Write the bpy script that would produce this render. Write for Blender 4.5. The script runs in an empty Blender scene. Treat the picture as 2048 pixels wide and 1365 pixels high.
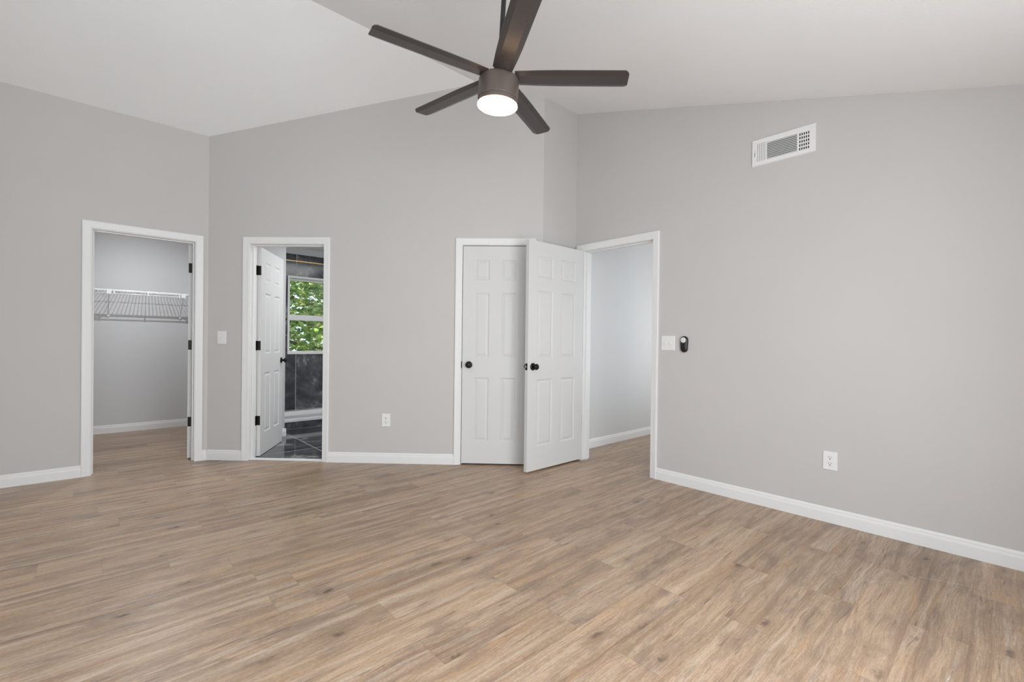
import bpy, bmesh, math, random
from mathutils import Vector, Matrix
from mathutils.geometry import tessellate_polygon

C = bpy.context.scene.collection
SC = bpy.context.scene
random.seed(7)

# ---------------------------------------------------------------- camera
# House axes: X runs along the left wall (away to the right), Y along the right wall (away to the left).
FPX, YAW, PIT, ROL, CAMZ, CX, CY = 919.159, 0.8320, -0.0057, 0.0118, 1.1401, 1022.12, 690.41
def make_camera():
    f = Vector((math.cos(PIT)*math.cos(YAW), math.cos(PIT)*math.sin(YAW), math.sin(PIT)))
    r = Vector((math.sin(YAW), -math.cos(YAW), 0))
    u = r.cross(f)
    r2 = r*math.cos(ROL) + u*math.sin(ROL)
    u2 = -r*math.sin(ROL) + u*math.cos(ROL)
    cam = bpy.data.cameras.new('camera')
    o = bpy.data.objects.new('camera', cam); C.objects.link(o)
    m = Matrix((r2, u2, -f)).transposed().to_4x4()
    m.translation = (0, 0, CAMZ)
    o.matrix_world = m
    cam.sensor_fit = 'HORIZONTAL'; cam.sensor_width = 36.0
    cam.lens = FPX/2048*36.0
    cam.shift_x = (1024-CX)/2048
    cam.shift_y = (CY-682.5)/2048
    cam.clip_start = 0.02
    SC.camera = o
make_camera()

# ---------------------------------------------------------------- world, sun, daylight, exposure
SC.view_settings.view_transform = 'Standard'
SC.view_settings.look = 'None'
SC.view_settings.gamma = 1.0
SC.view_settings.use_curve_mapping = False
SC.view_settings.exposure = 0.0

w = bpy.data.worlds.new('sky'); SC.world = w; w.use_nodes = True
bg = w.node_tree.nodes['Background']
bg.inputs[0].default_value = (0.74, 0.87, 1.0, 1); bg.inputs[1].default_value = 1.6

def light(name, kind, loc, energy, color=(1, 1, 1), size=None, size_y=None, direction=None, radius=None):
    l = bpy.data.lights.new(name, kind); l.energy = energy; l.color = color
    if kind == 'AREA':
        l.shape = 'RECTANGLE'; l.size = size; l.size_y = size_y or size
    if radius is not None and kind in ('POINT', 'SPOT'): l.shadow_soft_size = radius
    o = bpy.data.objects.new(name, l); C.objects.link(o); o.location = loc
    if direction: o.rotation_euler = Vector(direction).to_track_quat('-Z', 'Y').to_euler()
    return o
sun = light('sun', 'SUN', (6, 9, 9), 26.0, (1.0, 0.95, 0.86), direction=(-0.62, -0.03, -0.77)); sun.data.angle = math.radians(1.0)
# daylight that comes in through the windows behind the camera (placed just outside the glass)
DAY = (0.955, 0.985, 1.005)
light('window_daylight_front', 'AREA', (-0.45, -0.98, 1.4), 29, DAY, 1.3, 1.35, (0, 1, 0.05))
light('window_daylight_front', 'AREA', (1.15, -0.98, 1.15), 90, DAY, 1.65, 1.85, (0, 1, 0.05))
light('window_daylight_side', 'AREA', (-1.68, 1.8, 1.2), 10, DAY, 2.3, 1.9, (1, 0, 0.05))  # lamp added with its side window to even out the room light
# out of frame: closet lamp, then light added for the hall and bathroom
light('closet_light', 'AREA', (0.5, 6.12, 2.42), 15, (0.94, 0.96, 1.0), 0.022, 0.022, (0, 0.12, -1))
light('hall_window_daylight', 'AREA', (5.3, 1.55, 1.3), 13.5, (1.0, 0.945, 0.885), 2.0, 1.6, (0, 1, 0))  # lamp outside an added window, lights the hall wall evenly
light('bathroom_light', 'AREA', (2.5, 5.0, 2.38), 30, (0.97, 0.98, 1.0), 1.0, 1.6, (0, 0, -1))  # unseen ceiling panel added to brighten the bathroom evenly

# ---------------------------------------------------------------- measured plan
VL = 5.1191          # left wall plane  (y)
UR = 3.5285          # right wall plane (x)
VC = 2.9407          # short wall plane (y)
O_B = Vector((0.8019, VL, 0)); TH = 0.7673
D_B = Vector((math.cos(TH), -math.sin(TH), 0)); N_B = Vector((-math.sin(TH), -math.cos(TH), 0))
S_BEND = (VL-VC)/math.sin(TH)
ZL, PL, VR, PR = 3.0407, 0.2781, 3.364, 0.3059
ZR = ZL + PL*(VL-VR)
def zceil(v): return ZL+PL*(VL-v) if v > VR else ZR-PR*(VR-v)
WT = 0.115           # wall thickness
HEAD = 2.033         # door opening head
U_MIN, V_MIN = -1.5, -0.8

# ---------------------------------------------------------------- node helpers and materials
def mat(name, color=(0.8, 0.8, 0.8), rough=0.5, metal=0.0, spec=0.5, emit=None, emit_s=0.0):
    m = bpy.data.materials.new(name); m.use_nodes = True
    b = m.node_tree.nodes['Principled BSDF']
    b.inputs['Base Color'].default_value = (*color, 1)
    b.inputs['Roughness'].default_value = rough
    b.inputs['Metallic'].default_value = metal
    b.inputs['Specular IOR Level'].default_value = spec
    if emit:
        b.inputs['Emission Color'].default_value = (*emit, 1); b.inputs['Emission Strength'].default_value = emit_s
    return m
class NT:
    def __init__(s, m): s.t = m.node_tree; s.n = s.t.nodes; s.l = s.t.links; s.b = s.n['Principled BSDF']
    def new(s, kind, **kw):
        nd = s.n.new(kind)
        for k, v in kw.items(): setattr(nd, k, v)
        return nd
    def link(s, a, b): s.l.new(a, b)
    def put(s, x, sock):
        if hasattr(x, 'links'): s.l.new(x, sock)
        else: sock.default_value = x
    def math(s, op, a, b=0.0, c=None, clamp=False):
        nd = s.new('ShaderNodeMath', operation=op, use_clamp=clamp)
        s.put(a, nd.inputs[0]); s.put(b, nd.inputs[1])
        if c is not None: s.put(c, nd.inputs[2])
        return nd.outputs[0]
    def xyz(s, x, y, z):
        nd = s.new('ShaderNodeCombineXYZ'); s.put(x, nd.inputs[0]); s.put(y, nd.inputs[1]); s.put(z, nd.inputs[2]); return nd.outputs[0]
    def white(s, v):
        nd = s.new('ShaderNodeTexWhiteNoise', noise_dimensions='3D'); s.link(v, nd.inputs['Vector']); return nd.outputs['Value']
    def noise(s, v, scale=1.0, detail=3.0, rough=0.5, dist=0.0):
        nd = s.new('ShaderNodeTexNoise'); s.link(v, nd.inputs['Vector'])
        nd.inputs['Scale'].default_value = scale; nd.inputs['Detail'].default_value = detail
        nd.inputs['Roughness'].default_value = rough; nd.inputs['Distortion'].default_value = dist
        return nd.outputs['Fac']
    def ramp(s, f, stops):
        nd = s.new('ShaderNodeValToRGB'); s.link(f, nd.inputs[0]); e = nd.color_ramp.elements
        while len(e) < len(stops): e.new(0.5)
        for i, (p, c) in enumerate(stops):
            e[i].position = p; e[i].color = (*c, 1) if len(c) == 3 else c
        return nd.outputs[0]
    def mix(s, f, a, b, mode='MIX'):
        nd = s.new('ShaderNodeMix', data_type='RGBA', blend_type=mode)
        s.put(f, nd.inputs[0])
        for x, i in ((a, 6), (b, 7)):
            if hasattr(x, 'links'): s.l.new(x, nd.inputs[i])
            else: nd.inputs[i].default_value = (*x, 1)
        return nd.outputs[2]
    def maprange(s, f, a, b, c=0.0, d=1.0):
        nd = s.new('ShaderNodeMapRange'); s.put(f, nd.inputs[0])
        for i, v in enumerate((a, b, c, d)): nd.inputs[i+1].default_value = v
        return nd.outputs[0]
    def bump(s, h, strength=0.2, dist=0.002):
        nd = s.new('ShaderNodeBump'); nd.inputs['Strength'].default_value = strength; nd.inputs['Distance'].default_value = dist
        s.link(h, nd.inputs['Height']); s.link(nd.outputs[0], s.b.inputs['Normal'])
    def pos(s): return s.new('ShaderNodeNewGeometry').outputs['Position']
def srgb(r, g, b):
    f = lambda c: (c/255/12.92) if c/255 <= 0.04045 else ((c/255+0.055)/1.055)**2.4
    return (f(r), f(g), f(b))

def paint(name, col, rough=0.6, tex=0.15, scale=180):
    m = mat(name, col, rough, spec=0.3); t = NT(m); p = t.pos()
    t.bump(t.noise(p, scale, 3, 0.6), tex, 0.0015)
    big = t.noise(p, 1.3, 2, 0.5)
    c = t.mix(t.maprange(big, 0.3, 0.7), tuple(x*0.985 for x in col), tuple(min(1, x*1.015) for x in col))
    t.link(c, t.b.inputs['Base Color'])
    return m
M = {}
M['wall'] = paint('wall_paint_greige', (0.555, 0.537, 0.522), 0.62)
M['wall_cool'] = paint('wall_paint_grey', (0.62, 0.62, 0.62), 0.62)
M['ceil'] = paint('ceiling_paint_white', (0.90, 0.903, 0.905), 0.85, 0.35, 90)
M['trim'] = paint('trim_paint_white', (0.78, 0.78, 0.777), 0.38, 0.03, 60)
M['door'] = paint('door_paint_white', (0.655, 0.652, 0.648), 0.42, 0.05, 220)
M['plastic'] = mat('white_plastic', (0.78, 0.78, 0.775), 0.35)
M['slot'] = mat('dark_slot', (0.02, 0.02, 0.02), 0.7)
M['bronze'] = mat('oil_rubbed_bronze', (0.018, 0.015, 0.013), 0.32, 0.7)
M['steel'] = mat('brushed_steel', (0.6, 0.6, 0.6), 0.3, 1.0)
M['fan'] = mat('fan_bronze_metal', (0.120, 0.096, 0.085), 0.40, 0.25)
M['blade'] = mat('fan_blade_bronze', (0.060, 0.050, 0.048), 0.32, 0.25)
t = NT(M['blade']); g = t.noise(t.pos(), 40, 4, 0.6); t.link(t.maprange(g, 0.3, 0.7, 0.27, 0.38), t.b.inputs['Roughness'])
M['rod'] = mat('fan_downrod_metal', (0.035, 0.035, 0.037), 0.4, 0.4)
M['lens'] = mat('fan_light_lens', (0.9, 0.88, 0.84), 0.5, emit=(1.0, 0.63, 0.34), emit_s=19.0)
M['duct'] = mat('dark_duct', (0.018, 0.017, 0.016), 0.8)
M['wire'] = mat('white_coated_wire', (0.78, 0.78, 0.78), 0.4)
M['rubber'] = mat('black_remote_plastic', (0.012, 0.012, 0.013), 0.22)
M['ink'] = mat('grey_print', (0.18, 0.18, 0.19), 0.6)
M['brass'] = mat('brass_strip', (0.85, 0.55, 0.20), 0.25, 0.9)  # gold colour imitates warm light caught by the grout
M['pan'] = mat('white_acrylic', (0.80, 0.80, 0.81), 0.12)
M['bark'] = mat('tree_bark', (0.10, 0.07, 0.05), 0.9)
t = NT(M['bark']); g = t.noise(t.pos(), 14, 5, 0.7); t.link(t.ramp(g, [(0.3, (0.05, 0.035, 0.025)), (0.7, (0.2, 0.15, 0.11))]), t.b.inputs['Base Color']); t.bump(g, 0.8, 0.02)
M['soil'] = mat('lawn', (0.06, 0.12, 0.03), 0.95)
t = NT(M['soil']); g = t.noise(t.pos(), 9, 5, 0.7); t.link(t.ramp(g, [(0.3, (0.03, 0.07, 0.015)), (0.7, (0.12, 0.2, 0.05))]), t.b.inputs['Base Color'])
def glass_mat():
    m = bpy.data.materials.new('window_glass'); m.use_nodes = True; nt = m.node_tree; nt.nodes.clear()
    o = nt.nodes.new('ShaderNodeOutputMaterial'); mx = nt.nodes.new('ShaderNodeMixShader')
    a = nt.nodes.new('ShaderNodeBsdfTransparent'); b = nt.nodes.new('ShaderNodeBsdfGlossy'); f = nt.nodes.new('ShaderNodeFresnel')
    b.inputs['Roughness'].default_value = 0.02; f.inputs[0].default_value = 1.45
    nt.links.new(f.outputs[0], mx.inputs[0]); nt.links.new(a.outputs[0], mx.inputs[1]); nt.links.new(b.outputs[0], mx.inputs[2]); nt.links.new(mx.outputs[0], o.inputs[0])
    return m
M['glass'] = glass_mat()
def leaf_mat():
    m = mat('maple_leaves', (0.2, 0.4, 0.08), 0.36); t = NT(m)
    v = t.white(t.xyz(t.new('ShaderNodeNewGeometry').outputs['Random Per Island'], 0.0, 0.0))
    c = t.ramp(v, [(0.0, srgb(84, 116, 50)), (0.45, srgb(134, 164, 84)), (0.8, srgb(176, 196, 124)), (1.0, srgb(204, 194, 134))])
    t.link(c, t.b.inputs['Base Color'])
    tr = t.new('ShaderNodeBsdfTranslucent'); t.link(c, tr.inputs[0])
    ad = t.new('ShaderNodeMixShader'); ad.inputs[0].default_value = 0.42
    t.link(t.b.outputs[0], ad.inputs[1]); t.link(tr.outputs[0], ad.inputs[2])
    t.link(ad.outputs[0], t.n['Material Output'].inputs[0])
    return m
M['leaf'] = leaf_mat()

def plank_mat():
    m = mat('oak_vinyl_planks', (0.4, 0.3, 0.2), 0.36, spec=0.5); t = NT(m)
    sep = t.new('ShaderNodeSeparateXYZ'); t.link(t.pos(), sep.inputs[0]); X, Y = sep.outputs[0], sep.outputs[1]
    W_, L_ = 0.1765, 1.045
    mul = lambda a, b: t.math('MULTIPLY', a, b)
    add = lambda a, b: t.math('ADD', a, b)
    sub = lambda a, b: t.math('SUBTRACT', a, b)
    rv = t.math('DIVIDE', sub(Y, 0.283), W_); row = t.math('FLOOR', rv); fr = t.math('FRACT', rv)
    rr = t.white(t.xyz(row, 3.7, 1.1))
    par = t.math('FLOORED_MODULO', row, 2.0)                       # joints alternate between neighbouring rows
    xo = add(sub(0.925, mul(par, 0.525)), mul(mul(sub(rr, 0.5), 0.9), t.math('GREATER_THAN', row, 8.5)))
    xv = t.math('DIVIDE', sub(X, xo), L_); col = t.math('FLOOR', xv); fx = t.math('FRACT', xv)
    r1 = t.white(t.xyz(row, col, 5.3)); r2 = t.white(t.xyz(row, col, 9.1)); r3 = t.white(t.xyz(col, row, 2.9)); r4 = t.white(t.xyz(col, row, 12.4))
    off, off2 = mul(r1, 53.0), mul(r2, 31.0)
    N = lambda kx, ky, det, ro, di=0.0, ox=off, oz=off2, y=None: t.noise(t.xyz(add(mul(X, kx), ox), mul(Y if y is None else y, ky), oz), 1.0, det, ro, di)
    # grain wanders gently, and swirls round the knots
    w1 = N(0.9, 3.0, 2, 0.5); w2 = N(5.0, 10.0, 2, 0.5, 0.0, off2, off)
    Yw = add(Y, add(mul(sub(w1, 0.5), 0.09), mul(sub(w2, 0.5), 0.022)))
    band = N(0.55, 21.0, 4, 0.6, 0.2, y=Yw)                 # broad colour bands along the plank
    band2 = N(1.1, 34.0, 3, 0.6, 0.0, off2, off, Yw)        # greyer / warmer bands
    fine = N(9.0, 210.0, 4, 0.70, 0.0, y=Yw)                # fine fibres
    mott = N(70.0, 190.0, 3, 0.7, 0.0, off2, off)           # saw-mark mottling
    crk = N(3.6, 70.0, 4, 0.62, 0.5, off2, off, Yw)         # cracks
    blo = N(3.2, 11.0, 4, 0.6, 0.6, off2, off)              # smoky blotches
    amb = N(2.2, 16.0, 3, 0.55, 0.4, off, off2)             # amber patches
    rg = t.new('ShaderNodeTexWave', wave_type='BANDS', bands_direction='Y', wave_profile='SIN')
    t.link(t.xyz(add(mul(X, 0.35), off), add(Yw, off2), 0.0), rg.inputs['Vector'])
    for k, v in (('Scale', 26.0), ('Distortion', 14.0), ('Detail', 2.0), ('Detail Scale', 0.8)): rg.inputs[k].default_value = v
    c = t.ramp(band, [(0.26, srgb(118, 95, 79)), (0.40, srgb(152, 126, 104)), (0.53, srgb(178, 153, 129)), (0.66, srgb(192, 170, 148)), (0.80, srgb(208, 189, 168))])
    c = t.mix(t.maprange(band2, 0.50, 0.70, 0.0, 0.55), c, srgb(160, 134, 110))
    c = t.mix(t.maprange(band2, 0.46, 0.30, 0.0, 0.55), c, srgb(206, 196, 186))
    c = t.mix(t.maprange(amb, 0.55, 0.72, 0.0, 0.62), c, srgb(184, 146, 106))
    c = t.mix(t.maprange(blo, 0.49, 0.68, 0.0, 0.72), c, srgb(122, 103, 92))
    c = t.mix(t.maprange(rg.outputs['Fac'], 0.55, 0.95, 0.0, 0.20), c, srgb(118, 96, 80))
    c = t.mix(t.maprange(fine, 0.50, 0.70, 0.0, 0.62), c, srgb(112, 92, 78))
    c = t.mix(t.maprange(fine, 0.46, 0.28, 0.0, 0.30), c, srgb(214, 202, 188))
    c = t.mix(t.maprange(mott, 0.52, 0.72, 0.0, 0.46), c, srgb(118, 100, 88))
    c = t.mix(t.maprange(mott, 0.46, 0.28, 0.0, 0.22), c, srgb(218, 208, 196))
    c = t.mix(t.maprange(crk, 0.60, 0.68, 0.0, 0.78), c, srgb(96, 76, 64))
    # knots: irregular dark cores with a soft halo
    vo = t.new('ShaderNodeTexVoronoi', feature='F1'); vo.inputs['Scale'].default_value = 1.0; vo.inputs['Randomness'].default_value = 1.0
    kw = t.noise(t.pos(), 38.0, 3, 0.6); kw2 = t.noise(t.pos(), 11.0, 2, 0.5)
    t.link(t.xyz(add(add(mul(X, 2.7), off), mul(kw2, 0.25)), add(mul(Y, 6.2), mul(kw, 0.22)), off2), vo.inputs['Vector'])
    dist = add(vo.outputs['Distance'], mul(sub(kw, 0.5), 0.16))
    c = t.mix(t.maprange(dist, 0.05, 0.30, 0.52, 0.0), c, srgb(128, 106, 90))
    c = t.mix(t.maprange(dist, 0.03, 0.105, 0.85, 0.0), c, srgb(72, 55, 46))
    c = t.mix(1.0, c, t.xyz(*[t.maprange(r3, 0, 1, 0.96*k, 1.20*k) for k in (1.0, 0.982, 0.950)]), 'MULTIPLY')
    c = t.mix(mul(r4, 0.22), c, srgb(186, 158, 130))
    ey = mul(t.math('MINIMUM', fr, sub(1.0, fr)), W_); ex = mul(t.math('MINIMUM', fx, sub(1.0, fx)), L_)
    seam = t.math('MAXIMUM', t.maprange(ey, 0.0003, 0.0013, 0.22, 0.0), t.maprange(ex, 0.0004, 0.0016, 0.34, 0.0))
    c = t.mix(seam, c, srgb(84, 68, 56))
    pat = t.noise(t.xyz(mul(X, 160.0), mul(Y, 110.0), 3.0), 1.0, 3, 0.7)
    for (xa, ya), (xb, yb), hw_, s_ in (((3.034, 0.311), (3.128, 0.072), 0.0035, 0.75), ((2.807, 0.476), (2.917, 0.317), 0.0016, 0.45), ((2.302, 0.842), (2.422, 0.832), 0.003, 0.7), ((2.150, 0.145), (2.200, 0.140), 0.004, 0.9)):
        L2 = (xb-xa)**2+(yb-ya)**2; ux, uy = (xb-xa)/L2, (yb-ya)/L2
        tt = t.math('ADD', mul(sub(X, xa), ux), mul(sub(Y, ya), uy), clamp=True)
        dx = sub(sub(X, xa), mul(tt, xb-xa)); dy = sub(sub(Y, ya), mul(tt, yb-ya))
        dd = t.math('SQRT', add(mul(dx, dx), mul(dy, dy)))
        k_ = mul(t.maprange(dd, hw_*0.4, hw_, s_, 0.0), t.maprange(pat, 0.42, 0.60))
        c = t.mix(k_, c, srgb(216, 208, 198))
    t.link(c, t.b.inputs['Base Color'])
    t.link(t.maprange(fine, 0.3, 0.7, 0.40, 0.31), t.b.inputs['Roughness'])
    t.bump(add(mul(fine, -0.5), mul(seam, -2.0)), 0.08, 0.001)
    return m
M['plank'] = plank_mat()

def tile_mat(name, ax, ay, ox, oy, px, py, grout, rough=0.07, gw=0.003):
    """dark slate-look porcelain; ax, ay are the two position axes the grid runs on"""
    m = mat(name, (0.05, 0.05, 0.05), rough, spec=0.5); t = NT(m); p = t.pos()
    sep = t.new('ShaderNodeSeparateXYZ'); t.link(p, sep.inputs[0])
    a = t.math('DIVIDE', t.math('SUBTRACT', sep.outputs[ax], ox), px); b = t.math('DIVIDE', t.math('SUBTRACT', sep.outputs[ay], oy), py)
    fa, fb = t.math('FRACT', a), t.math('FRACT', b)
    r = t.white(t.xyz(t.math('FLOOR', a), t.math('FLOOR', b), 1.7))
    cell = t.xyz(t.math('MULTIPLY', r, 40.0), t.math('MULTIPLY', r, 17.0), 0.0)
    vm = t.new('ShaderNodeVectorMath', operation='ADD'); t.link(p, vm.inputs[0]); t.link(cell, vm.inputs[1])
    cl = t.noise(vm.outputs[0], 2.4, 6, 0.62, 0.5)
    fi = t.noise(vm.outputs[0], 14.0, 5, 0.7)
    dk = t.ramp(t.math('ADD', t.math('MULTIPLY', cl, 0.8), t.math('MULTIPLY', fi, 0.2)), [(0.38, srgb(48, 49, 52)), (0.50, srgb(72, 73, 77)), (0.565, srgb(94, 94, 98)), (0.60, srgb(136, 136, 137)), (0.68, srgb(160, 159, 160))])
    ea = t.math('MULTIPLY', t.math('MINIMUM', fa, t.math('SUBTRACT', 1.0, fa)), px); eb = t.math('MULTIPLY', t.math('MINIMUM', fb, t.math('SUBTRACT', 1.0, fb)), py)
    gm = t.math('LESS_THAN', t.math('MINIMUM', ea, eb), gw)
    t.link(t.mix(gm, dk, grout), t.b.inputs['Base Color'])
    t.link(t.math('ADD', rough, t.math('MULTIPLY', gm, 0.5)), t.b.inputs['Roughness'])
    return m
M['tile_floor'] = tile_mat('slate_floor_tile', 0, 1, 1.735, 4.335, 1.22, 0.614, srgb(190, 190, 192))
M['tile_wall'] = tile_mat('slate_wall_tile', 0, 2, 2.148, 1.203, 0.61, 1.066, srgb(186, 186, 188), 0.16, 0.0028)

# ---------------------------------------------------------------- mesh helpers
def obj(name, bm, material, parent=None, smooth=False):
    bmesh.ops.recalc_face_normals(bm, faces=bm.faces)
    me = bpy.data.meshes.new(name); bm.to_mesh(me); bm.free()
    if smooth:
        for p in me.polygons: p.use_smooth = True
    me.materials.append(material)
    o = bpy.data.objects.new(name, me); C.objects.link(o)
    if parent is not None: o.parent = parent
    return o
def smooth_angle(o, ang=35):
    me = o.data
    for p in me.polygons: p.use_smooth = True
    me.set_sharp_from_angle(angle=math.radians(ang))
    return o
def empty(name, loc=(0, 0, 0), rotz=0.0):
    o = bpy.data.objects.new(name, None); C.objects.link(o); o.location = loc; o.rotation_euler = (0, 0, rotz); o.empty_display_size = 0.1
    return o
def tag(o, label, cat, group=None, kind=None):
    o['label'] = label; o['category'] = cat
    if group: o['group'] = group
    if kind: o['kind'] = kind
    return o
def struct(o, label, cat): return tag(o, label, cat, kind='structure')
def box(bm, a, b, f=None, bev=0.0):
    """axis box between corners a and b in local coords, mapped by f"""
    x0, y0, z0 = a; x1, y1, z1 = b
    tmp = bmesh.new() if bev else bm
    vs = [tmp.verts.new((x, y, z)) for x in (x0, x1) for y in (y0, y1) for z in (z0, z1)]
    for q in ((0, 1, 3, 2), (4, 6, 7, 5), (0, 4, 5, 1), (2, 3, 7, 6), (0, 2, 6, 4), (1, 5, 7, 3)): tmp.faces.new([vs[i] for i in q])
    if bev:
        bmesh.ops.recalc_face_normals(tmp, faces=tmp.faces)
        bmesh.ops.bevel(tmp, geom=list(tmp.edges), offset=bev, segments=2, profile=0.5, affect='EDGES')
        mp = {v: bm.verts.new(v.co) for v in tmp.verts}
        newv = list(mp.values())
        for fc in tmp.faces: bm.faces.new([mp[v] for v in fc.verts])
        tmp.free(); vs = newv
    if f:
        for v in vs: v.co = f(*v.co)
    return vs
def prism(bm, pts, f0, f1):
    """closed polygon pts (2D), front ring f0(p), back ring f1(p)"""
    a = [bm.verts.new(f0(*p)) for p in pts]; b = [bm.verts.new(f1(*p)) for p in pts]
    n = len(pts)
    if n <= 4:
        bm.faces.new(a); bm.faces.new(b[::-1])
    else:
        for i, j, k in tessellate_polygon([[Vector((p[0], p[1], 0)) for p in pts]]):
            bm.faces.new((a[i], a[j], a[k])); bm.faces.new((b[k], b[j], b[i]))
    for i in range(n): bm.faces.new((a[i], b[i], b[(i+1) % n], a[(i+1) % n]))
def lathe(bm, prof, seg=32, f=None, cap=True):
    """prof: list of (r, z)"""
    rings = []
    for r, z in prof:
        if r < 1e-6: rings.append([bm.verts.new((0, 0, z))])
        else: rings.append([bm.verts.new((r*math.cos(2*math.pi*i/seg), r*math.sin(2*math.pi*i/seg), z)) for i in range(seg)])
    for a, b in zip(rings, rings[1:]):
        if len(a) == 1 and len(b) == 1: continue
        for i in range(seg):
            j = (i+1) % seg
            if len(a) == 1: bm.faces.new((a[0], b[i], b[j]))
            elif len(b) == 1: bm.faces.new((a[i], b[0], a[j]))
            else: bm.faces.new((a[i], b[i], b[j], a[j]))
    if cap:
        for r in (rings[0], rings[-1]):
            if len(r) > 2: bm.faces.new(r)
    vs = [v for r in rings for v in r]
    if f:
        for v in vs: v.co = f(*v.co)
    return vs
def tube(bm, pts, r, seg=8):
    pts = [Vector(p) for p in pts]; rings = []
    for i, p in enumerate(pts):
        d = (pts[min(i+1, len(pts)-1)]-pts[max(i-1, 0)]).normalized()
        up = Vector((0, 0, 1)) if abs(d.z) < 0.9 else Vector((1, 0, 0))
        s = d.cross(up).normalized(); u = s.cross(d)
        rings.append([bm.verts.new(p+(s*math.cos(2*math.pi*k/seg)+u*math.sin(2*math.pi*k/seg))*r) for k in range(seg)])
    for a, b in zip(rings, rings[1:]):
        for k in range(seg): bm.faces.new((a[k], a[(k+1) % seg], b[(k+1) % seg], b[k]))
    bm.faces.new(rings[0]); bm.faces.new(rings[-1])
class Frame:
    """a wall frame: s along D, n out into the room along N, z up"""
    def __init__(s, O, D, N): s.O = Vector((O[0], O[1], 0)); s.D = Vector((D[0], D[1], 0)); s.N = Vector((N[0], N[1], 0))
    def __call__(s, a, n, z): return s.O + s.D*a + s.N*n + Vector((0, 0, z))
F_L = Frame((0, VL), (1, 0), (0, -1))
F_B = Frame(O_B, D_B, N_B)
F_R = Frame((UR, 0), (0, 1), (-1, 0))
F_S = Frame((0, VC), (1, 0), (0, -1))

def wall(name, fr, outline, label, m='wall', th=WT):
    bm = bmesh.new()
    prism(bm, outline, lambda s, z: fr(s, 0, z), lambda s, z: fr(s, -th, z))
    return struct(obj(name, bm, M[m]), label, 'wall')
def holed(bm, fr, s0, s1, z0, z1, holes, th):
    """slab with rectangular holes (s0,s1,z0,z1)"""
    ss = sorted({s0, s1, *[h[0] for h in holes], *[h[1] for h in holes]}); zs = sorted({z0, z1, *[h[2] for h in holes], *[h[3] for h in holes]})
    inside = lambda s, z: any(h[0] < s < h[1] and h[2] < z < h[3] for h in holes)
    solid = {(i, j): not inside((ss[i]+ss[i+1])/2, (zs[j]+zs[j+1])/2) for i in range(len(ss)-1) for j in range(len(zs)-1)}
    cache = {}
    def V(i, j, k):
        if (i, j, k) not in cache: cache[(i, j, k)] = bm.verts.new(fr(ss[i], -th*k, zs[j]))
        return cache[(i, j, k)]
    for (i, j), ok in solid.items():
        if not ok: continue
        for k in (0, 1): bm.faces.new((V(i, j, k), V(i+1, j, k), V(i+1, j+1, k), V(i, j+1, k)))
        for di, dj, e in ((-1, 0, ((i, j), (i, j+1))), (1, 0, ((i+1, j), (i+1, j+1))), (0, -1, ((i, j), (i+1, j))), (0, 1, ((i, j+1), (i+1, j+1)))):
            if not solid.get((i+di, j+dj), False):
                (a, b), (c, d) = e
                bm.faces.new((V(a, b, 0), V(c, d, 0), V(c, d, 1), V(a, b, 1)))

# ---------------------------------------------------------------- room shell
JT = 0.018           # jamb thickness
OPEN_L = (-0.003, 0.698)       # clear openings along each wall
OPEN_B = (0.400, 1.097)
OPEN_C = (2.399, 3.010)
OPEN_R = (2.092, 2.834)
def notch(o): return [(o[0]-JT, 0), (o[0]-JT, HEAD+JT), (o[1]+JT, HEAD+JT), (o[1]+JT, 0)]
bm = bmesh.new()
prism(bm, [(U_MIN-0.15, V_MIN-0.15), (UR+0.12, V_MIN-0.15), (UR+0.12, 1.70), (7.1, 1.70), (7.1, 3.2), (UR+0.12, 3.2), (UR+0.12, 7.4), (U_MIN-0.15, 7.4)], lambda x, y: Vector((x, y, 0)), lambda x, y: Vector((x, y, -0.12)))
struct(obj('floor', bm, M['plank']), 'light brown oak-look plank floor running through bedroom, closet and hall', 'floor')
wall('wall_left', F_L, [(U_MIN, 0)]+notch(OPEN_L)+[(O_B.x, 0), (O_B.x, ZL), (U_MIN, ZL)], 'grey wall on the left holding the closet doorway')
vB = lambda s: VL-s*math.sin(TH)
sR = (VL-VR)/math.sin(TH)
wall('wall_back', F_B, [(0, 0)]+notch(OPEN_B)+notch(OPEN_C)+[(S_BEND, 0), (S_BEND, zceil(VC)), (sR, ZR), (0, ZL)], 'grey wall facing the camera under the ceiling peak, with bathroom and narrow closet doorways')
uB = O_B.x+S_BEND*math.cos(TH)
wall('wall_corner', F_S, [(uB, 0), (UR, 0), (UR, zceil(VC)), (uB, zceil(VC))], 'short narrow stretch of wall behind the open white door')
V_END = VC+WT
wall('wall_right', F_R, [(V_MIN, 0)]+notch(OPEN_R)+[(V_END, 0), (V_END, zceil(V_END)-0.001), (V_MIN, zceil(V_MIN))], 'long grey wall on the right with the air vent')
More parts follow.
